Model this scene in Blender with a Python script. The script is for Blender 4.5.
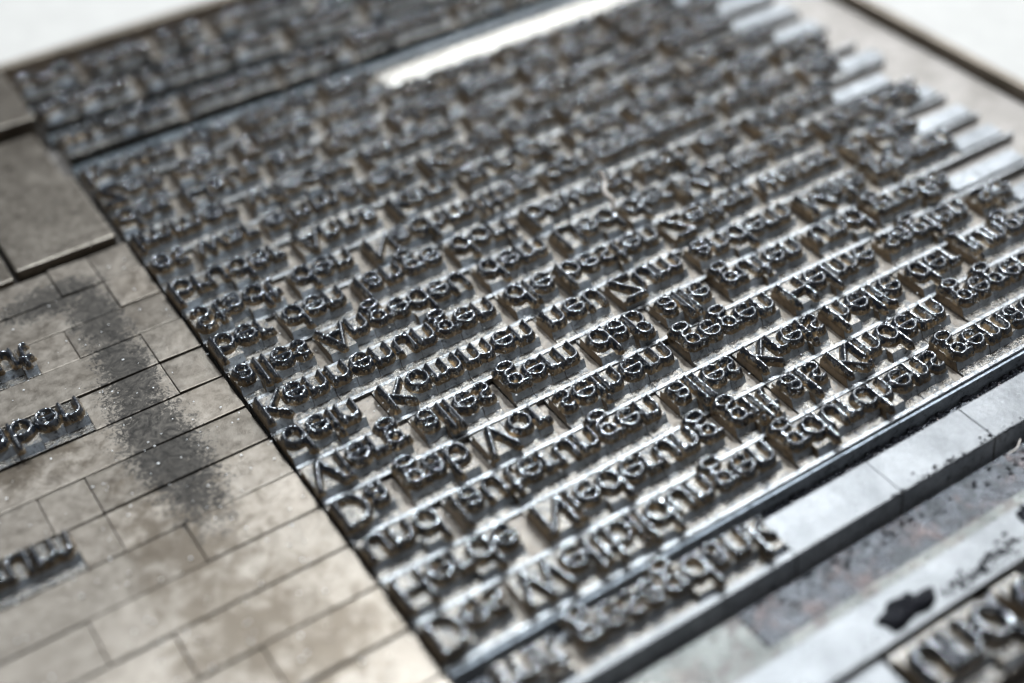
import bpy, bmesh, math, random
import numpy as np
from mathutils import Matrix, Vector

random.seed(7)
rng = np.random.default_rng(11)
C = bpy.context.scene.collection
SC = bpy.context.scene
for o in list(bpy.data.objects):
    bpy.data.objects.remove(o)

# ------------------------------------------------------------------ camera
# 1 unit = 7 mm (twelve point body = 0.585 units)
SC.unit_settings.system = 'METRIC'
SC.unit_settings.scale_length = 0.00705
F_PX = 1354.4
CAM_POS = Vector((-3.043, -6.386, 10.0))
ROT = Matrix(((0.83551137, 0.38520893, -0.39183522),
              (-0.54849444, 0.54214939, -0.63657513),
              (-0.0327812, 0.74678519, 0.66425693)))
cam_d = bpy.data.cameras.new('camera')
cam_d.sensor_width = 36.0
cam_d.lens = F_PX / 1024 * 36
cam_d.clip_start = 0.1
cam_d.clip_end = 400
cam_d.dof.use_dof = True
cam_d.dof.focus_distance = 14.6
cam_d.dof.aperture_fstop = 0.09
cam = bpy.data.objects.new('camera', cam_d)
C.objects.link(cam)
cam.matrix_world = Matrix.Translation(CAM_POS) @ ROT.to_4x4()
SC.camera = cam

def project(x, y, z=0.0):
    v = ROT.transposed() @ (Vector((x, y, z)) - CAM_POS)
    return (512 + F_PX * v.x / -v.z, 341.5 - F_PX * v.y / -v.z, -v.z)

# ------------------------------------------------------------------ light
SC.view_settings.view_transform = 'Standard'
SC.view_settings.look = 'None'
SC.view_settings.gamma = 1
SC.view_settings.exposure = 0.28
world = bpy.data.worlds.new('World')
SC.world = world
world.use_nodes = True
wn = world.node_tree.nodes
wl = world.node_tree.links
bg = wn['Background']
tc = wn.new('ShaderNodeTexCoord')
sep = wn.new('ShaderNodeSeparateXYZ')
wl.new(tc.outputs['Generated'], sep.inputs[0])
# room: brighter towards the window side (+x +y), brown and dim behind the camera
add = wn.new('ShaderNodeMath'); add.operation = 'MULTIPLY_ADD'
wl.new(sep.outputs[1], add.inputs[0]); add.inputs[1].default_value = 0.35; wl.new(sep.outputs[0], add.inputs[2])
ramp = wn.new('ShaderNodeMapRange')
ramp.inputs[1].default_value = -1.2; ramp.inputs[2].default_value = 1.3
wl.new(add.outputs[0], ramp.inputs[0])
cr = wn.new('ShaderNodeValToRGB')
cr.color_ramp.elements[0].color = (0.16, 0.115, 0.07, 1)
cr.color_ramp.elements[0].position = 0.15
cr.color_ramp.elements[1].color = (0.78, 0.76, 0.75, 1)
cr.color_ramp.elements[1].position = 0.95
e = cr.color_ramp.elements.new(0.55); e.color = (0.29, 0.30, 0.32, 1)
wl.new(ramp.outputs[0], cr.inputs[0])
zr = wn.new('ShaderNodeMapRange'); zr.inputs[1].default_value = 0.55; zr.inputs[2].default_value = 0.95
wl.new(sep.outputs[2], zr.inputs[0])
zm = wn.new('ShaderNodeMix'); zm.data_type = 'RGBA'
wl.new(zr.outputs[0], zm.inputs[0]); wl.new(cr.outputs[0], zm.inputs[6]); zm.inputs[7].default_value = (0.50, 0.55, 0.62, 1)
wl.new(zm.outputs[2], bg.inputs[0])
bg.inputs[1].default_value = 0.38

def area(name, az, el, dist, sx, sy, power, col, target=(4, 4, 0)):
    ld = bpy.data.lights.new(name, 'AREA')
    ld.shape = 'RECTANGLE'; ld.size = sx; ld.size_y = sy
    ld.energy = power; ld.color = col
    ob = bpy.data.objects.new(name, ld); C.objects.link(ob)
    a, b = math.radians(az), math.radians(el)
    d = Vector((math.cos(a) * math.cos(b), math.sin(a) * math.cos(b), math.sin(b)))
    ob.location = Vector(target) + d * dist
    ob.rotation_euler = d.to_track_quat('Z', 'Y').to_euler()
    return ob
for az_, pw_ in ((26, 3900), (42, 5000), (58, 4200)):      # three tall panes of the window behind the tray
    area('window_light', az_, 36, 60, 8, 16, pw_, (0.90, 0.95, 1.0))
area('skylight', 52, 60, 50, 4.4, 5.4, 24000, (0.82, 0.92, 1.0))
area('high_glint_light', 12, 58, 50, 3.2, 4.2, 10000, (0.85, 0.92, 1.0))  # added small lamp for glints on the ink, no window known there
area('side_glint_light', 128, 66, 50, 4.2, 5.0, 15000, (0.80, 0.90, 1.0))  # second added glint lamp, from the other side

# ------------------------------------------------------------------ materials
def newmat(name):
    m = bpy.data.materials.new(name); m.use_nodes = True
    nt = m.node_tree
    return m, nt, nt.nodes, nt.links, nt.nodes['Principled BSDF']

def noise(nt, vec, scale, detail=4, rough=0.6, dist=0.0):
    n = nt.nodes.new('ShaderNodeTexNoise')
    n.inputs['Scale'].default_value = scale; n.inputs['Detail'].default_value = detail
    n.inputs['Roughness'].default_value = rough; n.inputs['Distortion'].default_value = dist
    nt.links.new(vec, n.inputs['Vector'])
    return n.outputs['Fac']

def rampn(nt, fac, stops):
    r = nt.nodes.new('ShaderNodeValToRGB')
    els = r.color_ramp.elements
    while len(els) < len(stops): els.new(0.5)
    for el, (p, c) in zip(els, stops):
        el.position = p
        el.color = (c[0], c[1], c[2], 1) if isinstance(c, tuple) else (c, c, c, 1)
    nt.links.new(fac, r.inputs[0])
    return r.outputs[0]

def math_n(nt, op, a, b=None, clamp=False):
    n = nt.nodes.new('ShaderNodeMath'); n.operation = op; n.use_clamp = clamp
    for i, v in enumerate((a, b)):
        if v is None: continue
        if isinstance(v, (int, float)): n.inputs[i].default_value = v
        else: nt.links.new(v, n.inputs[i])
    return n.outputs[0]

def mixc(nt, fac, a, b):
    n = nt.nodes.new('ShaderNodeMix'); n.data_type = 'RGBA'
    if isinstance(fac, (int, float)): n.inputs[0].default_value = fac
    else: nt.links.new(fac, n.inputs[0])
    for i, v in ((6, a), (7, b)):
        if isinstance(v, tuple): n.inputs[i].default_value = (v[0], v[1], v[2], 1)
        else: nt.links.new(v, n.inputs[i])
    return n.outputs[2]

def wpos(nt):
    return nt.nodes.new('ShaderNodeNewGeometry').outputs['Position']

def bump(nt, h, strength, dist, bs):
    b = nt.nodes.new('ShaderNodeBump')
    b.inputs['Strength'].default_value = strength; b.inputs['Distance'].default_value = dist
    nt.links.new(h, b.inputs['Height'])
    nt.links.new(b.outputs[0], bs.inputs['Normal'])

def metal(name, dark, light, rough=(0.3, 0.55), metallic=0.75, ink=0.0, grime=(0.06, 0.055, 0.05), bs=0.35, patina=None, isc=16.0):
    m, nt, N, L, p = newmat(name)
    P = wpos(nt)
    a = noise(nt, P, 1.7, 6, 0.65)
    b = noise(nt, P, 9.0, 6, 0.7)
    f = math_n(nt, 'ADD', math_n(nt, 'MULTIPLY', a, 0.55), math_n(nt, 'MULTIPLY', b, 0.45))
    col = rampn(nt, f, [(0.36, dark), (0.62, light)])
    if patina is not None:
        pm = rampn(nt, noise(nt, P, 3.1, 5, 0.7, 0.6), [(0.5, 0.0), (0.66, 1.0)])
        col = mixc(nt, math_n(nt, 'MULTIPLY', pm, patina[0]), col, patina[1])
    if ink > 0:
        s = noise(nt, P, isc, 6, 0.7, 0.8)
        sm = rampn(nt, s, [(0.62 - 0.25 * ink, 0.0), (0.72 - 0.25 * ink, 1.0)])
        col = mixc(nt, math_n(nt, 'MULTIPLY', sm, 0.85), col, grime)
        met = math_n(nt, 'MULTIPLY', math_n(nt, 'SUBTRACT', 1.0, sm), metallic)
        L.new(met, p.inputs['Metallic'])
    else:
        p.inputs['Metallic'].default_value = metallic
    L.new(col, p.inputs['Base Color'])
    r = nt.nodes.new('ShaderNodeMapRange')
    r.inputs[1].default_value = 0.3; r.inputs[2].default_value = 0.7
    r.inputs[3].default_value = rough[0]; r.inputs[4].default_value = rough[1]
    L.new(b, r.inputs[0]); L.new(r.outputs[0], p.inputs['Roughness'])
    h = math_n(nt, 'ADD', noise(nt, P, 55.0, 4, 0.7), math_n(nt, 'MULTIPLY', noise(nt, P, 14.0, 3, 0.6), 1.4))
    bump(nt, h, bs, 0.012, p)
    return m

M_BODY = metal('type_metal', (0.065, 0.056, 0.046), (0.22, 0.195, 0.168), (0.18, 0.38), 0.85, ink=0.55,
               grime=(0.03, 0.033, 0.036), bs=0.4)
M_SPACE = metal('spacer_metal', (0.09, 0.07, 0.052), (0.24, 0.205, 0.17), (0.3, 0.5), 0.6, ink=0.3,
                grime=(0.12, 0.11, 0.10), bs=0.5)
M_FRONT = metal('inky_sky_toned_metal', (0.24, 0.275, 0.31), (0.56, 0.61, 0.66), (0.22, 0.45), 0.3, ink=0.3,
                grime=(0.02, 0.022, 0.025), bs=0.7)  # ink-flecked fronts; overhead sky reflection put into the blue-grey
M_STRIP = metal('strip_metal', (0.09, 0.09, 0.09), (0.17, 0.168, 0.166), (0.28, 0.48), 0.65, ink=0.14,
                grime=(0.2, 0.2, 0.2), bs=0.3)
M_LEAD = metal('lead_metal', (0.15, 0.15, 0.15), (0.33, 0.33, 0.33), (0.2, 0.42), 0.8, ink=0.35,
                grime=(0.05, 0.05, 0.05), bs=0.4)
M_BRIGHT = metal('window_toned_spacing_metal', (0.12, 0.125, 0.13), (0.30, 0.305, 0.31), (0.25, 0.45), 0.85, ink=0.4,
                grime=(0.1, 0.1, 0.1), bs=0.3)  # window reflection at the line ends put into a lighter colour
M_LEFT = metal('brown_reflection_metal', (0.10, 0.07, 0.045), (0.34, 0.25, 0.16), (0.25, 0.45), 0.6, ink=0.25, bs=0.5)  # left walls: warm reflection of the dim room put into the brown
M_GAP = metal('dark_gap_metal', (0.04, 0.05, 0.055), (0.13, 0.15, 0.165), (0.25, 0.45), 0.6, ink=0.4, bs=0.5)
M_GLARE = metal('glare_toned_bar_metal', (0.42, 0.39, 0.35), (0.62, 0.58, 0.52), (0.2, 0.34), 0.85, bs=0.2)  # window glare put into the light cream colour
M_BROWN = metal('tarnished_metal', (0.10, 0.083, 0.066), (0.20, 0.172, 0.14), (0.25, 0.42), 0.8, ink=0.1, bs=0.4)
M_TRAY = metal('tray_metal', (0.15, 0.13, 0.11), (0.28, 0.25, 0.225), (0.42, 0.6), 0.5, bs=0.3)
M_RIM = metal('rim_metal', (0.10, 0.08, 0.06), (0.22, 0.18, 0.14), (0.4, 0.6), 0.6, bs=0.3)
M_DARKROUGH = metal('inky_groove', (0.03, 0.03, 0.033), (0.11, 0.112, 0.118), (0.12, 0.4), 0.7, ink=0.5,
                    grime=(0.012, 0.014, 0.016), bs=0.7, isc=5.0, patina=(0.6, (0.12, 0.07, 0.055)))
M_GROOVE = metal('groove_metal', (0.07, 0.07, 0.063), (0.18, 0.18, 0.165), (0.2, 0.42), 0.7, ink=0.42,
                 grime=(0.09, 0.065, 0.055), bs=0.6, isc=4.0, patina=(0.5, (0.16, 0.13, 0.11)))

# letter relief: bare sides with warm room reflection put into their brown, glossy wet ink on the printing face
def relief_mat():
    m, nt, N, L, p = newmat('letter_relief_ink')
    t = nt.nodes.new('ShaderNodeTexCoord')
    s = nt.nodes.new('ShaderNodeSeparateXYZ'); L.new(t.outputs['Object'], s.inputs[0])
    P = wpos(nt)
    n = noise(nt, P, 18.0, 4, 0.6)
    zz = math_n(nt, 'ADD', s.outputs[2], math_n(nt, 'MULTIPLY', math_n(nt, 'SUBTRACT', n, 0.5), 0.22))
    mk = nt.nodes.new('ShaderNodeMapRange'); mk.clamp = True
    mk.inputs[1].default_value = 0.117; mk.inputs[2].default_value = 0.138
    L.new(zz, mk.inputs[0])
    side = rampn(nt, noise(nt, P, 7.0, 5, 0.7), [(0.35, (0.12, 0.085, 0.05)), (0.65, (0.46, 0.36, 0.24))])
    L.new(mixc(nt, mk.outputs[0], side, (0.010, 0.013, 0.018)), p.inputs['Base Color'])
    L.new(math_n(nt, 'MULTIPLY', math_n(nt, 'SUBTRACT', 1.0, mk.outputs[0]), 0.85), p.inputs['Metallic'])
    rr = nt.nodes.new('ShaderNodeMapRange')
    rr.inputs[3].default_value = 0.38; rr.inputs[4].default_value = 0.08
    L.new(mk.outputs[0], rr.inputs[0]); L.new(rr.outputs[0], p.inputs['Roughness'])
    p.inputs['IOR'].default_value = 2.15
    h = math_n(nt, 'ADD', math_n(nt, 'MULTIPLY', noise(nt, P, 15.0, 1, 0.4), 3.0), math_n(nt, 'MULTIPLY', noise(nt, P, 60.0, 1, 0.4), 0.3))
    bump(nt, h, 0.3, 0.012, p)
    return m
M_FACE = relief_mat()

# left spacing metal: tan-grey with the dried ink smear that runs down it
def furniture_mat():
    m, nt, N, L, p = newmat('smeared_spacing_metal')
    P = wpos(nt)
    a = noise(nt, P, 1.3, 6, 0.65); b = noise(nt, P, 8.0, 6, 0.7)
    f = math_n(nt, 'ADD', math_n(nt, 'MULTIPLY', a, 0.5), math_n(nt, 'MULTIPLY', b, 0.5))
    col = rampn(nt, f, [(0.36, (0.135, 0.111, 0.088)), (0.62, (0.225, 0.193, 0.16))])
    # per-piece shade
    oi = nt.nodes.new('ShaderNodeObjectInfo')
    sh = nt.nodes.new('ShaderNodeMapRange'); sh.inputs[3].default_value = 0.8; sh.inputs[4].default_value = 1.12
    L.new(oi.outputs['Random'], sh.inputs[0])
    hv = nt.nodes.new('ShaderNodeHueSaturation'); L.new(sh.outputs[0], hv.inputs['Value']); L.new(col, hv.inputs['Color'])
    col = hv.outputs[0]
    sx = nt.nodes.new('ShaderNodeSeparateXYZ'); L.new(P, sx.inputs[0])
    # smear mask: distance from a centre line x=cx in a y range
    def blob(cx, cy, rx, ry):
        dx = math_n(nt, 'DIVIDE', math_n(nt, 'SUBTRACT', sx.outputs[0], cx), rx)
        dy = math_n(nt, 'DIVIDE', math_n(nt, 'SUBTRACT', sx.outputs[1], cy), ry)
        d = math_n(nt, 'SQRT', math_n(nt, 'ADD', math_n(nt, 'MULTIPLY', dx, dx), math_n(nt, 'MULTIPLY', dy, dy)))
        return math_n(nt, 'SUBTRACT', 1.0, d)
    mk = None
    for bb in ((-1.15, 6.98, 0.75, 0.36), (-0.82, 6.3, 0.36, 0.9), (-0.86, 5.3, 0.34, 0.95), (-0.98, 4.0, 0.46, 1.5)):
        v = blob(*bb)
        mk = v if mk is None else math_n(nt, 'MAXIMUM', mk, v)
    fine = noise(nt, P, 13.0, 6, 0.72, 1.6)
    t = math_n(nt, 'ADD', math_n(nt, 'MULTIPLY', mk, 1.25), math_n(nt, 'MULTIPLY', math_n(nt, 'SUBTRACT', fine, 0.5), 3.6))
    ink = rampn(nt, t, [(0.05, 0.0), (0.40, 1.0)])
    mk2 = None
    for bb in ((-1.25, 2.6, 0.75, 1.3), (-1.2, 1.35, 1.0, 0.9), (-0.75, 0.75, 0.9, 0.6), (-2.2, 4.6, 0.8, 0.5)):
        v = blob(*bb); mk2 = v if mk2 is None else math_n(nt, 'MAXIMUM', mk2, v)
    soft = noise(nt, P, 3.5, 6, 0.75, 0.5)
    t2 = math_n(nt, 'ADD', math_n(nt, 'MULTIPLY', mk2, 0.7), math_n(nt, 'MULTIPLY', math_n(nt, 'SUBTRACT', soft, 0.5), 2.6))
    dirt = rampn(nt, t2, [(0.0, 0.0), (0.5, 1.0)])
    col = mixc(nt, math_n(nt, 'MULTIPLY', dirt, 0.85), col, (0.075, 0.058, 0.042))
    streak = rampn(nt, noise(nt, P, 6.0, 5, 0.75, 2.0), [(0.35, 0.7), (0.6, 1.0)])
    ink = math_n(nt, 'MULTIPLY', ink, streak)
    col = mixc(nt, ink, col, (0.02, 0.017, 0.014))
    L.new(math_n(nt, 'SUBTRACT', 0.5, math_n(nt, 'MULTIPLY', ink, 0.38)), p.inputs['Specular IOR Level'])
    L.new(col, p.inputs['Base Color'])
    met = math_n(nt, 'MULTIPLY', math_n(nt, 'SUBTRACT', 1.0, ink), 0.9)
    L.new(met, p.inputs['Metallic'])
    r = nt.nodes.new('ShaderNodeMapRange')
    r.inputs[1].default_value = 0.3; r.inputs[2].default_value = 0.7
    r.inputs[3].default_value = 0.34; r.inputs[4].default_value = 0.5
    L.new(b, r.inputs[0]); L.new(math_n(nt, 'ADD', r.outputs[0], math_n(nt, 'MULTIPLY', ink, 0.2)), p.inputs['Roughness'])
    h = math_n(nt, 'ADD', noise(nt, P, 50.0, 4, 0.7), math_n(nt, 'MULTIPLY', noise(nt, P, 5.0, 2, 0.5), 1.5))
    bump(nt, h, 0.22, 0.012, p)
    return m
M_FURN = furniture_mat()

def plain(name, col, rough, metallic=0.0, bs=0.0, sc=20, ior=1.5):
    m, nt, N, L, p = newmat(name)
    P = wpos(nt)
    c = rampn(nt, noise(nt, P, sc * 0.2, 4, 0.6), [(0.3, tuple(v * 0.93 for v in col)), (0.7, tuple(min(1, v * 1.05) for v in col))])
    L.new(c, p.inputs['Base Color'])
    p.inputs['Roughness'].default_value = rough; p.inputs['Metallic'].default_value = metallic
    p.inputs['IOR'].default_value = ior
    if bs: bump(nt, noise(nt, P, sc, 3, 0.6), bs, 0.03, p)
    return m
M_TABLE = plain('white_table', (0.36, 0.335, 0.305), 0.7)
M_INK = plain('wet_black_ink', (0.012, 0.012, 0.014), 0.12, 0, 1.0, 9, 1.4)
M_INK.node_tree.nodes['Principled BSDF'].inputs['Specular IOR Level'].default_value = 0.06
M_LINT = plain('pale_fibre', (0.75, 0.66, 0.58), 0.7)
M_DUST = plain('pale_dust', (0.85, 0.83, 0.80), 0.8)
M_RED = plain('red_speck', (0.45, 0.06, 0.05), 0.6)

# ------------------------------------------------------------------ helpers
def link(name, me, parent=None, loc=(0, 0, 0)):
    o = bpy.data.objects.new(name, me); C.objects.link(o)
    o.location = loc
    if parent: o.parent = parent
    return o

def tag(o, label, cat, group=None, kind=None):
    if label: o['label'] = label
    if cat: o['category'] = cat
    if group: o['group'] = group
    if kind: o['kind'] = kind
    return o

def box_bm(bm, x0, x1, y0, y1, z0, z1, bev=0.0, front_slope=0.0, jit=0.0, side_mi=None, left_mi=0):
    """closed block; front (-y) top edge can be set back by front_slope"""
    b2 = bmesh.new()
    j = lambda: random.uniform(-jit, jit)
    vs = [b2.verts.new(p) for p in (
        (x0, y0, z0), (x1, y0, z0), (x1, y1, z0), (x0, y1, z0),
        (x0, y0 + front_slope, z1 + j()), (x1, y0 + front_slope, z1 + j()),
        (x1, y1, z1 + j()), (x0, y1, z1 + j()))]
    F = [(3, 2, 1, 0), (4, 5, 6, 7), (0, 1, 5, 4), (1, 2, 6, 5), (2, 3, 7, 6), (3, 0, 4, 7)]
    fs = [b2.faces.new([vs[i] for i in f]) for f in F]
    if side_mi is not None:
        fs[2].material_index = side_mi
        if side_mi == 1 and left_mi: fs[5].material_index = left_mi
    if bev > 0:
        bmesh.ops.bevel(b2, geom=list(b2.edges), offset=bev, segments=2, affect='EDGES', profile=0.6)
    me = bpy.data.meshes.new('tmp'); b2.to_mesh(me); b2.free()
    bm.from_mesh(me); bpy.data.meshes.remove(me)

def mesh_from(bm, name, mats, smooth=False):
    me = bpy.data.meshes.new(name); bm.to_mesh(me); bm.free()
    for m in mats: me.materials.append(m)
    if smooth:
        for p in me.polygons: p.use_smooth = True
    return me

def block(name, x0, x1, y0, y1, z0, z1, mat, label=None, cat=None, group=None, kind=None, bev=0.012,
          parent=None, side=None, fs=0.0, jit=0.0):
    cx, cy = (x0 + x1) / 2, (y0 + y1) / 2
    bm = bmesh.new()
    box_bm(bm, x0 - cx, x1 - cx, y0 - cy, y1 - cy, z0, z1, bev, fs, jit, 1 if side else None)
    me = mesh_from(bm, name, [mat] + ([side] if side else []))
    o = link(name, me, parent, (cx, cy, 0))
    tag(o, label, cat, group, kind)
    if name == 'spacing_block': o.rotation_euler = (random.gauss(0, .012), random.gauss(0, .006), 0)
    return o

# ------------------------------------------------------------------ the setting
bm = bmesh.new()
box_bm(bm, -40, 70, -40, 90, -1.6, -0.62, 0)
t = link('table_surface', mesh_from(bm, 'table_surface', [M_TABLE])); tag(t, 'white table top under the metal tray', 'table', kind='structure')

tray = link('metal_tray', None); tag(tray, 'shallow brown-grey metal tray holding the locked up lines of type', 'tray')
tray.location = (0, 0, 0)
block('tray_base', -9, 11.42, -7, 12.62, -0.60, -0.30, M_TRAY, parent=tray, bev=0.02)
block('tray_floor', 9.0, 11.3, -6.9, 12.4, -0.296, -0.10, M_TRAY, parent=tray, bev=0.02)
block('tray_rim', 11.36, 11.5, -7.02, 12.62, -0.58, 0.09, M_RIM, parent=tray, bev=0.03)
block('tray_rim', -9, 11.35, 12.56, 12.72, -0.58, 0.03, M_RIM, parent=tray, bev=0.03)

# ------------------------------------------------------------------ glyphs (strokes in x-height units, y up)
def arc(cx, cy, rx, ry, a0, a1, n=18):
    return [(cx + rx * math.cos(math.radians(a0 + (a1 - a0) * i / n)),
             cy + ry * math.sin(math.radians(a0 + (a1 - a0) * i / n))) for i in range(n + 1)]
ring = lambda cx, cy, rx, ry=None: arc(cx, cy, rx, ry or rx, 0, 360, 28)
A = 1.48; CAP = 1.42; D = -0.5
G = {
 'a': (0.90, [[(.70, 0.02), (.70, .62)], arc(.42, .62, .28, .30, 0, 150), arc(.40, .28, .28, .24, 90, 300), [(.40, .52), (.70, .52)], [(.52, .06), (.70, .2)]]),
 'b': (1.02, [[(.14, .03), (.14, A)], ring(.52, .5, .38, .44)]),
 'c': (0.84, [arc(.52, .5, .40, .44, 50, 310)]),
 'd': (1.02, [[(.88, .03), (.88, A)], ring(.50, .5, .38, .44)]),
 'e': (0.98, [arc(.50, .5, .39, .44, 0, 315, 24), [(.12, .52), (.88, .52)]]),
 'f': (0.54, [[(.24, .03), (.24, 1.2)], arc(.46, 1.2, .22, .26, 180, 90), [(.05, .92), (.46, .92)]]),
 'g': (0.92, [ring(.42, .64, .30, .30), ring(.44, -.22, .36, .24), [(.24, .38), (.20, .2), (.36, .06), (.6, .0)], [(.62, .86), (.86, .92)]]),
 'h': (1.00, [[(.15, .03), (.15, A)], arc(.48, .58, .33, .36, 180, 0), [(.81, .58), (.81, .03)]]),
 'i': (0.36, [[(.18, .03), (.18, .95)], [(.18, 1.3), (.18, 1.33)]]),
 'j': (0.38, [[(.2, .95), (.2, -.2)], arc(.0, -.2, .2, .25, 0, -90), [(.2, 1.3), (.2, 1.33)]]),
 'k': (0.92, [[(.15, .03), (.15, A)], [(.78, .95), (.2, .45)], [(.35, .55), (.84, .03)]]),
 'l': (0.36, [[(.18, .03), (.18, A)]]),
 'm': (1.50, [[(.15, .03), (.15, .95)], arc(.44, .60, .29, .34, 180, 0), [(.73, .60), (.73, .03)], arc(1.03, .60, .29, .34, 180, 0), [(1.32, .60), (1.32, .03)]]),
 'n': (1.00, [[(.15, .03), (.15, .95)], arc(.48, .58, .33, .36, 180, 0), [(.81, .58), (.81, .03)]]),
 'o': (1.04, [ring(.52, .5, .40, .44)]),
 'p': (1.02, [[(.14, .95), (.14, D)], ring(.52, .5, .38, .44)]),
 'q': (1.02, [[(.88, .95), (.88, D)], ring(.50, .5, .38, .44)]),
 'r': (0.64, [[(.15, .03), (.15, .95)], arc(.45, .60, .30, .34, 180, 70)]),
 's': (0.74, [arc(.38, .71, .24, .23, 40, 265), arc(.37, .27, .25, .24, 85, -140)]),
 't': (0.56, [[(.24, 1.25), (.24, .25)], arc(.42, .25, .18, .2, 180, 280), [(.05, .92), (.48, .92)]]),
 'u': (1.00, [[(.15, .95), (.15, .42)], arc(.48, .42, .33, .36, 180, 360), [(.81, .95), (.81, .03)]]),
 'v': (0.90, [[(.08, .95), (.45, .05), (.82, .95)]]),
 'w': (1.36, [[(.08, .95), (.38, .05), (.68, .93), (.98, .05), (1.28, .95)]]),
 'x': (0.86, [[(.08, .95), (.78, .03)], [(.78, .95), (.08, .03)]]),
 'y': (0.90, [[(.08, .95), (.46, .05)], [(.82, .95), (.26, -.5)]]),
 'z': (0.84, [[(.1, .92), (.72, .92), (.1, .06), (.74, .06)]]),
 'A': (1.24, [[(.08, .03), (.62, CAP), (1.16, .03)], [(.3, .5), (.94, .5)]]),
 'B': (1.04, [[(.16, .05), (.16, CAP), (.55, CAP)], arc(.55, 1.08, .28, .33, 90, -90), arc(.55, .40, .34, .36, 90, -90), [(.16, .75), (.55, .75)], [(.16, .05), (.55, .05)]]),
 'D': (1.30, [[(.16, .05), (.16, CAP), (.5, CAP)], arc(.5, .735, .64, .685, 90, -90), [(.5, .05), (.16, .05)]]),
 'E': (0.94, [[(.82, CAP), (.16, CAP), (.16, .05), (.84, .05)], [(.16, .75), (.72, .75)]]),
 'F': (0.88, [[(.80, CAP), (.16, CAP), (.16, .03)], [(.16, .75), (.68, .75)]]),
 'T': (1.04, [[(.06, CAP), (.98, CAP)], [(.52, CAP), (.52, .03)]]),
 'I': (0.40, [[(.2, .03), (.2, CAP)]]),
 'C': (1.26, [arc(.72, .73, .60, .68, 45, 315)]),
 'G': (1.36, [arc(.72, .73, .60, .68, 45, 345), [(1.28, .66), (.9, .66)], [(1.26, .66), (1.26, .2)]]),
 'H': (1.28, [[(.16, .03), (.16, CAP)], [(1.10, .03), (1.10, CAP)], [(.16, .75), (1.10, .75)]]),
 'J': (0.5, [[(.3, CAP), (.3, .1)], arc(.1, .1, .2, .2, 0, -90)]),
 'K': (1.14, [[(.16, .03), (.16, CAP)], [(1.0, CAP), (.2, .68)], [(.4, .8), (1.06, .03)]]),
 'L': (0.86, [[(.16, CAP), (.16, .06), (.78, .06)]]),
 'M': (1.50, [[(.16, .03), (.20, CAP), (.75, .35), (1.30, CAP), (1.34, .03)]]),
 'N': (1.34, [[(.16, .03), (.16, CAP), (1.16, .05), (1.16, CAP)]]),
 'R': (1.10, [[(.16, .03), (.16, CAP), (.5, CAP)], arc(.5, 1.06, .34, .36, 90, -90), [(.5, .70), (.16, .70)], [(.5, .70), (1.0, .03)]]),
 'S': (0.96, [arc(.48, 1.06, .32, .34, 40, 265), arc(.47, .40, .34, .36, 85, -140)]),
 'V': (1.24, [[(.06, CAP), (.60, .05), (1.14, CAP)]]),
 'W': (1.90, [[(.08, CAP), (.5, .05), (.94, CAP), (1.38, .05), (1.80, CAP)]]),
 'Z': (1.14, [[(.12, CAP), (1.0, CAP), (.12, .05), (1.04, .05)]]),
 ',': (0.42, [[(.22, .05), (.14, -.18)]]),
 '.': (0.42, [[(.2, .06), (.2, .08)]]),
 '-': (0.56, [[(.1, .48), (.46, .48)]]),
}
G['ä'] = (0.90, G['a'][1] + [[(.22, 1.3), (.22, 1.32)], [(.62, 1.3), (.62, 1.32)]])
G['ü'] = (1.00, G['u'][1] + [[(.28, 1.3), (.28, 1.32)], [(.68, 1.3), (.68, 1.32)]])
G['ö'] = (1.04, G['o'][1] + [[(.32, 1.3), (.32, 1.32)], [(.72, 1.3), (.72, 1.32)]])
G['ß'] = (0.98, [[(.16, .03), (.16, 1.15)], arc(.45, 1.15, .29, .3, 180, -60), arc(.45, .42, .36, .40, 95, -120)])
ASC = set('bdfhiklßjtäöü') | set('ABCDEFGHIJKLMNRSTVWZ')
DSC = set('gpqyj,')

XH = 0.268      # x-height
PL = 0.095      # platform height
FZ = 0.178      # printing face height
HW = 0.029      # half stroke width at the face
PITCH = 0.585

def seg_dist(X, Y, pts):
    d = np.full(X.shape, 9.0)
    for (ax, ay), (bx, by) in zip(pts[:-1], pts[1:]):
        vx, vy = bx - ax, by - ay
        L2 = vx * vx + vy * vy + 1e-12
        t = np.clip(((X - ax) * vx + (Y - ay) * vy) / L2, 0, 1)
        d = np.minimum(d, np.hypot(X - ax - t * vx, Y - ay - t * vy))
    return d

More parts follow.
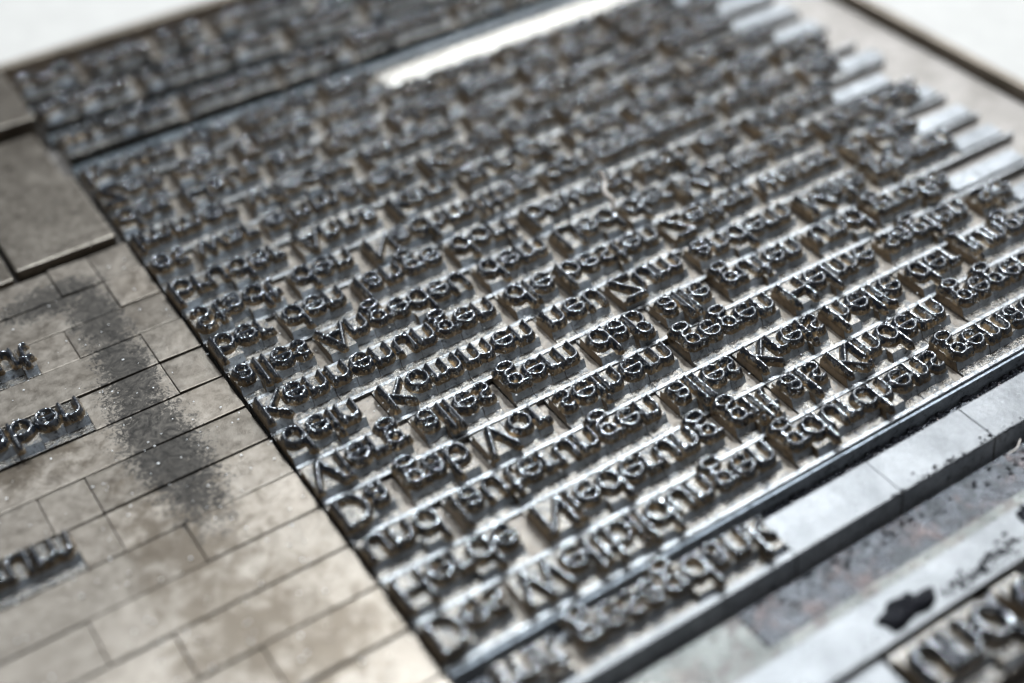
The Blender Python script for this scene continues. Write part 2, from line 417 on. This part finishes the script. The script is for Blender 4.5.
def relief_arrays(ch, step, xh=XH, hw=HW, h=None, slope=0.04, base=PL, top=FZ):
    """height field of one letter, turned upside down as it stands in the forme"""
    adv, strokes = G[ch]
    m = hw + slope + step
    xs = [p[0] * xh for s in strokes for p in s]; ys = [-p[1] * xh for s in strokes for p in s]
    gx = np.arange(min(xs) - m, max(xs) + m + step, step); gy = np.arange(min(ys) - m, max(ys) + m + step, step)
    X, Y = np.meshgrid(gx, gy)
    d = np.full(X.shape, 9.0)
    for s in strokes:
        d = np.minimum(d, seg_dist(X, Y, [(px * xh, -py * xh) for px, py in s]))
    H = top - base
    tt = np.clip((d - hw * 0.35) / (hw * 0.65 + slope), 0, 1)
    prof = np.where(tt > 0, (1 - tt) ** 0.62, 1.0)
    z = base - 0.004 + (H + 0.004) * prof
    z += 0.011 * np.clip(1 - (d / hw) ** 2, 0, 1)
    keep = tt < 0.999
    idx = -np.ones(X.shape, int)
    ny, nx = X.shape
    cell = keep[:-1, :-1] | keep[1:, :-1] | keep[:-1, 1:] | keep[1:, 1:]
    used = np.zeros(X.shape, bool)
    used[:-1, :-1] |= cell; used[1:, :-1] |= cell; used[:-1, 1:] |= cell; used[1:, 1:] |= cell
    idx[used] = np.arange(used.sum())
    V = np.stack([X[used], Y[used], z[used]], 1)
    cy, cx = np.nonzero(cell)
    Fc = np.stack([idx[cy, cx], idx[cy, cx + 1], idx[cy + 1, cx + 1], idx[cy + 1, cx]], 1)
    return V, Fc

def np_mesh(name, V, Fc, mats, smooth=True, mi=None):
    me = bpy.data.meshes.new(name)
    me.vertices.add(len(V)); me.vertices.foreach_set('co', V.astype(np.float32).ravel())
    n = len(Fc)
    me.loops.add(n * 4); me.loops.foreach_set('vertex_index', Fc.astype(np.int32).ravel())
    me.polygons.add(n)
    me.polygons.foreach_set('loop_start', np.arange(0, n * 4, 4, dtype=np.int32))
    me.polygons.foreach_set('use_smooth', np.full(n, smooth, dtype=bool))
    for m in mats: me.materials.append(m)
    if mi is not None: me.polygons.foreach_set('material_index', mi)
    me.update(calc_edges=True); me.validate()
    return me

def body_mesh(ch, xh, pitch, pl):
    adv = G[ch][0] * xh
    k = xh / XH
    bm = bmesh.new()
    # shank up to the floor level
    box_bm(bm, 0.0015, adv - 0.0015, 0, pitch - 0.05, -0.6, 0.0, 0.004)
    y0 = 0.002 * k if ch in ASC else 0.095 * k
    y1 = pitch - 0.045 if ch in DSC else 0.455 * k
    b0 = bmesh.new(); b0.free()
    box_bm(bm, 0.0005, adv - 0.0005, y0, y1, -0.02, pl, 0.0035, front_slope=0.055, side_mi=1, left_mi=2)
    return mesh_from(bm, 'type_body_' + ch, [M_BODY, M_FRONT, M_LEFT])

LIB = {}
def lib(ch, xh=XH, pitch=PITCH):
    key = (ch, xh, pitch)
    if key not in LIB:
        k = xh / XH
        V, Fc = relief_arrays(ch, 0.0085 * min(k, 1.3), xh, HW * k, slope=0.017 * k, base=PL, top=FZ if k < 1.2 else FZ + .05)
        LIB[key] = (body_mesh(ch, xh, pitch, PL), np_mesh('letter_face_' + ch, V, Fc, [M_FACE]))
    return LIB[key]

LINES = {
 0: "Des@0 Weltbildungen@.93 gdurchens@4.05 gemacht hat und ein freies Leben noch einmal mit dem guten Herrn aus Wien und so im Mai an",
 1: "Herde@0 Niederung@1.55 gilt@3.8 als Kindern@5.26 gegeben wurde und Haus noch einmal mit dem guten Herrn aus Wien und so im Mai an",
 2: "und@0 lauterungen alles Kreis@3.48 helfe@4.72 der jungen Frau dort am Abend noch einmal mit dem guten Herrn aus Wien und so im Mai an",
 3: "Da@0 gab Vor@1.31 seinem gegen Helme@4.0 sagten sie noch vielen Dank dafür noch einmal mit dem guten Herrn aus Wien und so im Mai an",
 4: "Vierg@0 alles gern daß@3.34 alle guten und große Söhne haben ein Land noch einmal mit dem guten Herrn aus Wien und so im Mai an",
 5: "dein@0 Kommen@1.16 neu Zum@3.51 andern Male gingen wir den Weg herauf noch einmal mit dem guten Herrn aus Wien und so im Mai an",
 6: "Kennenungen@0 die@3.02 besten Zeiten waren in der alten Stadt zu leben noch einmal mit dem guten Herrn aus Wien und so im Mai an",
 7: "alles@0 Angedeu@.97 dem Lied@3.48 der Mutter aus Kindheit singen wir hier noch einmal mit dem guten Herrn aus Wien und so im Mai an",
 8: "ber@0 den@.8 lange@1.74 dort@2.88 bewegt sich ein kleines Haus am Bache noch einmal mit dem guten Herrn aus Wien und so im Mai an",
 9: "Stadt den Nachmittag congregieren sollen die Leute mit gutem Willen noch einmal mit dem guten Herrn aus Wien und so im Mai an",
 10: "bruder Anna kam zurück und brachte die Blumen für den Garten hinaus noch einmal mit dem guten Herrn aus Wien und so im Mai an",
 11: "es war einmal ein König der hatte drei Töchter und sieben Söhne dazu noch einmal mit dem guten Herrn aus Wien und so im Mai an",
 12: "immer wieder kamen die Gäste vom Berge herunter in unser kleines Dorf noch einmal mit dem guten Herrn aus Wien und so im Mai an",
 13: "das Haus am See blieb leer bis zum Frühling und niemand kam herbei noch einmal mit dem guten Herrn aus Wien und so im Mai an",
 14: "Zeit der Ernte war vorüber und die Felder lagen still im Abendlicht noch einmal mit dem guten Herrn aus Wien und so im Mai an",
 15: "bevor die Stadt gab ihm",
}
ROWEND = {0: 12.0, 1: 12.0, 2: 9.9, 3: 9.8, 4: 9.3, 5: 10.0, 6: 9.5, 7: 10.1, 8: 9.4, 9: 9.9, 10: 10.1, 11: 9.6,
          12: 10.0, 13: 9.5, 14: 9.8, 15: 4.6}
ORD = ['bottom', 'second', 'third', 'fourth', 'fifth', 'sixth', 'seventh', 'eighth', 'ninth', 'tenth', 'eleventh',
       'twelfth', 'thirteenth', 'fourteenth', 'fifteenth', 'top']
NTH = ['first', 'second', 'third', 'fourth', 'fifth', 'sixth', 'seventh', 'eighth', 'ninth', 'tenth', 'eleventh', 'twelfth',
       'thirteenth', 'fourteenth']

sorts = []      # (char, x, y, xh, pitch, word, index, line description, group)
spaces = []     # (x0, x1, y, pitch, left word, right word, description)

def set_line(text, x, y, xend, desc, xh=XH, pitch=PITCH, group='type sorts of the main text block', track=1.0, yoff=0.0):
    words = []
    for w in text.split():
        a = None
        if '@' in w: w, a = w.split('@'); a = float(a)
        words.append((w, a))
    widths = [sum(G[c][0] * xh * track for c in w) for w, a in words]
    last = max([i for i, (w, a) in enumerate(words) if a is not None] or [0])
    start = words[last][1] or 0.0
    c_ = 0.0
    for i_ in range(last + 1):           # where the last fixed word really lands
        a_ = words[i_][1]
        s_ = (a_ or 0.0) if i_ == 0 else (a_ if (a_ is not None and 0.11 < a_ - c_ <= 0.27) else c_ + (0.15 if a_ is not None else 0.16))
        start = s_; c_ = s_ + widths[i_]
    # word space after the last fixed start: fill the line, but keep it sensible
    n = len(words) - last - 1
    rest = sum(widths[last:])
    sp = 0.17
    if xend is not None and n > 0:
        sp = (xend - x - start - rest) / n
        while n > 0 and sp < 0.115:
            words.pop(); n -= 1; rest -= widths.pop(); sp = (xend - x - start - rest) / max(n, 1)
        sp = min(max(sp, 0.115), 0.19)
        used = start + rest + n * sp
        short = ['und', 'am', 'so', 'in', 'zu', 'da', 'es', 'an']
        while x + used + 0.75 < xend and short:
            w = short.pop(0); wd = sum(G[c][0] * xh * track for c in w)
            words.append((w, None)); widths.append(wd); used += wd + sp
    cur = 0.0; prev = None; prev_end = 0.0
    for i, ((w, a), wd) in enumerate(zip(words, widths)):
        if a is not None and i <= last: s = a if (prev is None or 0.11 < a - cur <= 0.27) else cur + 0.15
        else: s = cur + (sp if i > last else 0.16)
        if i == 0: s = a or 0.0
        if prev is not None and s - cur > 0.02:
            spaces.append((x + cur, x + s, y, pitch, prev, w, desc))
        cx = s
        for q, ch in enumerate(w):
            sorts.append((ch, x + cx, y, xh, pitch, w, q, desc, group))
            cx += G[ch][0] * xh * track
        cur = cx; prev = w
    return x + cur

row_end = {}
FY = -0.07
for k, tx in LINES.items():
    y = PITCH * k + FY
    row_end[k] = set_line(tx, 0.014, y, ROWEND[k], ORD[k] + ' line of the main text block')

# three display lines above the gap, wider set
HY = [9.74, 10.66, 11.52]
set_line("wurden@0 immer@1.5 noch gelesen und in der Schule vom Lehrer gezeigt haben", 0.05, HY[0], 11, 'lowest line above the gap', 0.27, 0.66,
         'type sorts of the upper lines')
set_line("haben@0 Menschen@1.35 lange daran gebaut bevor die Glocken auch klangen", 0.05, HY[1], 11, 'middle line above the gap', 0.27, 0.66,
         'type sorts of the upper lines')
set_line("und@0 Brief@1.2 alle Namen der Familie aus dem Hause waren darin", 0.05, HY[2], 11, 'top line above the gap', 0.27, 0.66,
         'type sorts of the upper lines')
# the short line under the block and the large lines bottom right
CY0 = -0.80
set_line("mit gesagdank", 0.28, CY0, None, 'short line just below the main text block', XH, 0.42, 'type sorts of the short line below the block')
set_line("und durchlaufen", 3.25, -2.86, None, 'large line at the bottom right corner', 0.36, 0.76, 'large type sorts at the bottom right')
# word ends on the left, among the spacing metal
set_line("gut", -2.33, 5.755, None, 'upper word end on the left', XH, PITCH, 'type sorts among the spacing metal on the left')
set_line("aben", -2.52, 4.585, None, 'middle word end on the left', XH, PITCH, 'type sorts among the spacing metal on the left')
set_line("zum", -3.10, 2.83, None, 'lower word end on the left', XH, PITCH, 'type sorts among the spacing metal on the left')

def visible(x, y, z=0.1, mg=26):
    px, py, d = project(x, y, z)
    return -mg < px < 1024 + mg and -mg < py < 683 + mg

vis = [s for s in sorts if visible(s[1] + G[s[0]][0] * s[3] / 2, s[2] + 0.28)]
vis.sort(key=lambda s: project(s[1], s[2])[2] / (s[3] / XH))
near, far = vis[:300], vis[300:]

for ch, x, y, xh, pitch, word, q, desc, group in near:
    bmesh_, face = lib(ch, xh, pitch)
    k = xh / XH
    root = link('type_sort', None, None, (x, y, random.uniform(-0.006, 0.006)))
    root.rotation_euler.z = random.uniform(-0.012, 0.012)
    case = 'capital ' if ch.isupper() else ''
    nm = {',': 'comma', '.': 'full stop', '-': 'hyphen'}.get(ch, 'letter ' + case + ch)
    tag(root, 'inked metal %s, %s in "%s", %s' % (nm, NTH[q], word, desc), 'type sort', group)
    link('body', bmesh_, root)
    b = link('letter_face', face, root, (0, 0.415 * k, 0))

# everything farther: one object
Vs, Fs, Ms = [], [], []
off = 0
FARLIB = {}
for ch, x, y, xh, pitch, word, q, desc, group in far:
    key = (ch, xh, pitch)
    if key not in FARLIB:
        k = xh / XH
        V, Fc = relief_arrays(ch, 0.0125, xh, HW * k, slope=0.017 * k)
        V = V + np.array([0, 0.415 * k, 0])
        bmf = lib(ch, xh, pitch)[0]
        bv = np.array([v.co[:] for v in bmf.vertices])
        quads, mi = [], []
        for p in bmf.polygons:
            vv = list(p.vertices)
            if len(vv) == 3: vv = vv + [vv[2]]
            if len(vv) == 4 and len(set(vv)) == 4: quads.append(vv); mi.append(1 + p.material_index)
        q4 = np.array(quads) + len(V)
        FARLIB[key] = (np.concatenate([V, bv]), np.concatenate([Fc, q4]), np.concatenate([np.zeros(len(Fc), int), np.array(mi)]))
    V, Fc, mi = FARLIB[key]
    a = random.uniform(-0.015, 0.015); c, s = math.cos(a), math.sin(a)
    W = V.copy(); W[:, 0] = V[:, 0] * c - V[:, 1] * s + x; W[:, 1] = V[:, 0] * s + V[:, 1] * c + y; W[:, 2] += random.uniform(-0.008, 0.008)
    Vs.append(W); Fs.append(Fc + off); Ms.append(mi); off += len(W)
if Vs:
    me = np_mesh('far_type', np.concatenate(Vs), np.concatenate(Fs), [M_FACE, M_BODY, M_FRONT, M_LEFT], True, np.concatenate(Ms).astype(np.int32))
    fo = link('distant_type_sorts', me)
    tag(fo, 'blurred inked metal letters filling the far lines of the text block', 'type', kind='stuff')

# word spaces
sv = [s for s in spaces if visible((s[0] + s[1]) / 2, s[2] + .28, 0)]
sv.sort(key=lambda s: project(s[0], s[2])[2])
fbm = bmesh.new(); fcount = 0
for i, (x0, x1, y, pitch, lw, rw, desc) in enumerate(sv):
    if i < 110:
        block('word_space', x0 + .002, x1 - .002, y, y + pitch - .05, -0.6, random.uniform(-0.055, -0.015), M_SPACE,
              'low blank metal spacer between "%s" and "%s", %s' % (lw, rw, desc), 'spacer', 'word spaces between the words', bev=0.005)
    else:
        box_bm(fbm, x0 + .002, x1 - .002, y, y + pitch - .05, -0.6, random.uniform(-0.055, -0.015), 0.005); fcount += 1
if fcount:
    so = link('distant_word_spaces', mesh_from(fbm, 'far_spaces', [M_SPACE])); tag(so, 'low blank spacers between the words of the far lines', 'spacers', kind='stuff')
else:
    fbm.free()

# leads: the thin strips between the lines
for k in range(0, 17):
    y = PITCH * k + FY - 0.048
    xe = 10.5 if k > 2 else 11.3
    block('lead_strip', 0.01, xe, y, y + 0.046, -0.6, 0.022 + random.uniform(-.012, .012), M_LEAD,
          'thin metal strip along the near edge of the %s' % (ORD[k] + ' line of the block' if k < 16 else 'gap above the block'),
          'lead', 'thin leads between the lines', bev=0.004)

# blank quads at the line ends
n = 0
for k in range(2, 16):
    y = PITCH * k + FY
    x = row_end[k] + 0.01
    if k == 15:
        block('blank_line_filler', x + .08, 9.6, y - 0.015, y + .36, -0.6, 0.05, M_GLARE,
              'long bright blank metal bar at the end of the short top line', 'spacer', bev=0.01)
        continue
    xe = 10.45 + random.uniform(-.4, .25)
    if xe - x > 0.08:
        block('line_end_quad', x, xe, y + .03, y + .29, -0.6, random.uniform(0.02, 0.05), M_BRIGHT,
              'blank end spacer closing the %s line of the main block' % ORD[k], 'spacer', 'blank end spacers along the right edge', bev=0.008)

# ------------------------------------------------------------------ left spacing metal
rows_left = []
def piece(x0, x1, y0, y1, z=0.0, mat=None, label='', name='spacing_block', cat='spacer', bev=0.008, **kw):
    return block(name, x0 + .005, x1 - .005, y0 + .011, y1 - .011, -0.6, z, mat or M_FURN, label, cat,
                 'flat spacing blocks left of the text', bev=bev, jit=0.006, **kw)
word_gap = {10: (-9, -1.62), 8: (-9, -1.46), 5: (-9, -2.20)}      # left word rows
pl = 0
for r in range(-3, 13):
    y0 = 0.47 + (r) * 0.585 - 0.585 * 1 + 0.02
    y1 = y0 + 0.585
    wordrow = {10: -1.67, 8: -1.475, 5: -2.2}.get(r)
    x = -0.02
    cuts = [x]
    lim = wordrow if wordrow is not None else -7.5
    while x > lim:
        w = random.choice([0.5, 1.2, 1.8, 2.4, 2.4, 3.0])
        x -= w
        if x < lim + 0.25: x = lim
        cuts.append(x)
    for i in range(len(cuts) - 1):
        a, b = cuts[i + 1], cuts[i]
        if not any(visible(a + (b - a) * t, (y0 + y1) / 2, 0, 40) for t in (0, .25, .5, .75, 1)): continue
        place = ['touching the text block', 'second leftward from the text', 'third leftward from the text',
                 'fourth leftward from the text', 'fifth out from the text', 'sixth out from the text', 'seventh out from the text',
                 'eighth out from the text', 'ninth out from the text', 'tenth out'][min(i, 9)]
        piece(a, b, y0, y1, random.uniform(-0.022, 0.008),
              label='flat grey spacer, %s, %s' % (place, ('level with the %s line' % ORD[r]) if r >= 0 else ['just below the block', 'lower', 'lowest'][min(2, -r - 1)]))
# fillers left of the word ends (off the sorts)
# tall tarnished furniture at the upper left
block('furniture_bar', -7.0, -1.40, 7.5, 9.08, -0.6, 0.06, M_BROWN, 'tarnished brown metal bar at the very left picture edge, left of a dark joint', 'metal bar',
      'tarnished bars at the upper left', bev=0.03)
block('furniture_bar', -1.34, -0.10, 7.54, 9.12, -0.6, 0.12, M_BROWN, 'tarnished brown metal bar with bright lower edge, just above the grey spacers', 'metal bar',
      'tarnished bars at the upper left', bev=0.03)
block('furniture_bar', -7.0, -0.16, 9.18, 10.52, -0.6, 0.05, M_BROWN, 'tarnished brown metal bar, middle of the three at the upper left', 'metal bar',
      'tarnished bars at the upper left', bev=0.03)
block('furniture_bar', -7.0, -0.05, 10.66, 12.5, -0.6, 0.20, M_BROWN, 'tarnished brown metal bar, farthest of the three at the upper left beside the white table', 'metal bar',
      'tarnished bars at the upper left', bev=0.03)
# thin slug in the gap between the upper lines and the block
for i, (yy, nm) in enumerate(((9.36, 'just above the main block'), (10.42, 'between the lower two upper lines'), (11.34, 'between the upper two upper lines'))):
    block('gap_strip', 0.02, 10.9, yy, yy + (0.3 if i == 0 else .2), -0.6, -0.12, M_GAP, 'dark inky spacing strip %s' % nm, 'spacer',
          'dark strips between the upper lines', bev=0.01)

# ------------------------------------------------------------------ bottom right furniture
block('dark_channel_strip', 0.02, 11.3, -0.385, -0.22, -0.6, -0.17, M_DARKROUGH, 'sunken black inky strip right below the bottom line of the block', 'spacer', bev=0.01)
block('short_line_lead', 0.45, 3.3, -0.43, -0.385, -0.6, 0.03, M_STRIP, 'thin bright strip along the far edge of the short line', 'lead', bev=0.006)
for i, (xa, xb, nm) in enumerate(((3.36, 4.72, 'touching the end of the short line'), (4.726, 6.02, 'second along from the short line'),
                                 (6.026, 7.2, 'third along from the short line'), (7.206, 11.3, 'farthest along from the short line'))):
    block('white_spacing_bar', xa, xb, -0.98, -0.385, -0.6, 0.04 - .004 * (i % 2), M_STRIP, 'pale flat metal bar, ' + nm, 'metal bar',
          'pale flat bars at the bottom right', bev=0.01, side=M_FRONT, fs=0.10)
block('block_front_strip', 0.02, 11.3, -0.215, -0.122, -0.6, -0.02, M_FRONT, 'added slate grey strip covering the front wall of the bottom line', 'lead', bev=0.008, side=M_FRONT, fs=0.06)  # added strip, its slate tone lightens the otherwise black front wall
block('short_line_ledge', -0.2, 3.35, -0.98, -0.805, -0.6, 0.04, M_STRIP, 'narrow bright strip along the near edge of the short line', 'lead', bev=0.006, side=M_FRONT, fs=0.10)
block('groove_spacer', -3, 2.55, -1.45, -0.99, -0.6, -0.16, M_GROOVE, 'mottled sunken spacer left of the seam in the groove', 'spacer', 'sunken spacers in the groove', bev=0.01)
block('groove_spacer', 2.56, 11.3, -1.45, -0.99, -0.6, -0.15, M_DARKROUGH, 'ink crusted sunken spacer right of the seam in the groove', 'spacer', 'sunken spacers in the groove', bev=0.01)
block('groove_ledge', -3, 11.3, -1.62, -1.455, -0.6, -0.10, M_GROOVE, 'smooth grey strip along the near side of the groove', 'lead', bev=0.01)
block('white_spacing_bar', -3, 11.3, -2.06, -1.625, -0.6, 0.03, M_STRIP, 'pale flat metal bar with large black ink blobs on it', 'metal bar', 'pale flat bars at the bottom right', bev=0.01)
block('near_lead', -3, 11.3, -2.11, -2.066, -0.6, 0.07, M_STRIP, 'thin pale strip above the large letters at the bottom right', 'lead', bev=0.008)
block('bottom_spacer', -3, 3.2, -2.86, -2.115, -0.6, -0.02, M_STRIP, 'pale spacer left of the large letters', 'spacer', bev=0.008)

# short line filler at its left
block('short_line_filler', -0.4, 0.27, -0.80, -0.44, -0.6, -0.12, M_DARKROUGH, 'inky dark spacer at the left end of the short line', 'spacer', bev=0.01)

# ------------------------------------------------------------------ ink blobs, lint and dust
def blob_mesh(name, cx, cy, rx, ry, h, seed, n=40, z=0.03):
    r = random.Random(seed)
    ph = [(r.uniform(0, 6.28), r.uniform(.06, .24) / (k ** .5)) for k in range(2, 10)]
    bm = bmesh.new(); rings = []
    for j, (f, zz) in enumerate(((1.0, -0.004), (0.97, .35), (.85, .75), (.6, 1.0), (.3, .92))):
        vs = []
        for i in range(n):
            a = 2 * math.pi * i / n
            rad = 1 + sum(am * math.sin((k + 2) * a + p) for k, (p, am) in enumerate(ph))
            vs.append(bm.verts.new((rx * rad * f * math.cos(a), ry * rad * f * math.sin(a), z + h * zz * (1 + .25 * math.sin(3 * a + seed)) if zz > 0 else z + zz)))
        rings.append(vs)
    c = bm.verts.new((0, 0, z + h * .85))
    for a, b in zip(rings[:-1], rings[1:]):
        for i in range(n): bm.faces.new((a[i], a[(i + 1) % n], b[(i + 1) % n], b[i]))
    for i in range(n): bm.faces.new((rings[-1][i], rings[-1][(i + 1) % n], c))
    return link(name, mesh_from(bm, name, [M_INK], True), None, (cx, cy, 0))
tag(blob_mesh('ink_blob', 3.74, -1.90, 0.31, 0.14, 0.07, 3), 'large ragged blob of wet black ink on the near pale bar', 'ink blob', 'ink blobs on the pale bars')
tag(blob_mesh('ink_blob', 5.52, -1.80, 0.13, 0.16, 0.05, 8), 'rounded black ink blob at the right picture edge', 'ink blob', 'ink blobs on the pale bars')

def specks(name, spots, mat, label, cat):
    bm = bmesh.new()
    for x, y, z, r in spots:
        m = Matrix.Translation((x, y, z)) @ Matrix.Diagonal((r * random.uniform(.7, 1.6), r * random.uniform(.6, 1.2), r * .5, 1))
        bmesh.ops.create_icosphere(bm, subdivisions=1, radius=1, matrix=m)
    o = link(name, mesh_from(bm, name, [mat], True)); tag(o, label, cat, kind='stuff')
sp = []
for i in range(110):
    u = random.random()
    sp.append((4.15 + u * 1.0 + random.gauss(0, .05), -1.98 + random.gauss(0, .05) + .06 * u, 0.03, random.uniform(.008, .034)))
for i in range(120): sp.append((random.uniform(3.0, 5.6), random.uniform(-2.05, -1.95), .03, random.uniform(.004, .012)))
for i in range(160):
    sp.append((random.uniform(4.6, 8.0), -0.895 + abs(random.gauss(0, .05)), .04, random.uniform(.006, .02)))
specks('ink_specks', sp, M_INK, 'small black ink spatters scattered along the pale bars', 'ink specks')
ds = []
for i in range(260):
    x, y = random.uniform(-3.4, 0), random.uniform(0.3, 7.2)
    ds.append((x, y, 0.006, random.uniform(.004, .013)))
for i in range(420):
    x, y = random.uniform(0, 9), random.uniform(-0.05, 7)
    ds.append((x, y, random.choice([0.01, 0.10, 0.1]) + .004, random.uniform(.004, .011)))
specks('dust_specks', ds, M_DUST, 'tiny pale dust specks on the metal', 'dust')
def crust(name, x0, x1, y0, y1, z, nn, rr, label):
    sp = [(random.uniform(x0, x1), random.uniform(y0, y1), z, random.uniform(*rr)) for _ in range(nn)]
    specks(name, sp, M_INK, label, 'dried ink')
crust('ink_crust', 3.2, 8.5, -0.38, -0.20, -0.165, 520, (.012, .045), 'lumpy glossy black ink clotted in the channel below the bottom line')
crust('ink_crust', 2.7, 6.8, -1.22, -0.98, -0.15, 130, (.006, .03), 'lumpy ink crust in the groove between the pale bars')

def fibre(name, pts, r, mat, label):
    cu = bpy.data.curves.new(name, 'CURVE'); cu.dimensions = '3D'; cu.bevel_depth = r; cu.bevel_resolution = 2
    s = cu.splines.new('BEZIER'); s.bezier_points.add(len(pts) - 1)
    for bp, p in zip(s.bezier_points, pts):
        bp.co = p; bp.handle_left_type = bp.handle_right_type = 'AUTO'
    dg = bpy.data.objects.new('tmp', cu); C.objects.link(dg)
    me = bpy.data.meshes.new_from_object(dg.evaluated_get(bpy.context.evaluated_depsgraph_get()))
    bpy.data.objects.remove(dg)
    me.materials.clear(); me.materials.append(mat)
    o = link(name, me); tag(o, label, 'fibre')
fibre('lint_fibre', [(5.12, 4.42, .1), (5.16, 4.44, .22), (5.10, 4.52, .32), (5.16, 4.62, .42), (5.14, 4.68, .52)], 0.026, M_LINT, 'short pale curled fibre standing up between the far letters')
fibre('gold_hair', [(6.05, -1.05, -.08), (6.15, -1.06, -.06), (6.28, -1.0, -.05)], 0.006, M_LINT, 'tiny pale fibre lying in the groove at the right')
fibre('thin_hair', [(0.28, 3.12, .2), (.22, 3.22, .24), (.3, 3.3, .25), (.38, 3.25, .22)], 0.004, M_LINT, 'thin curled hair on the sixth line near the left edge')
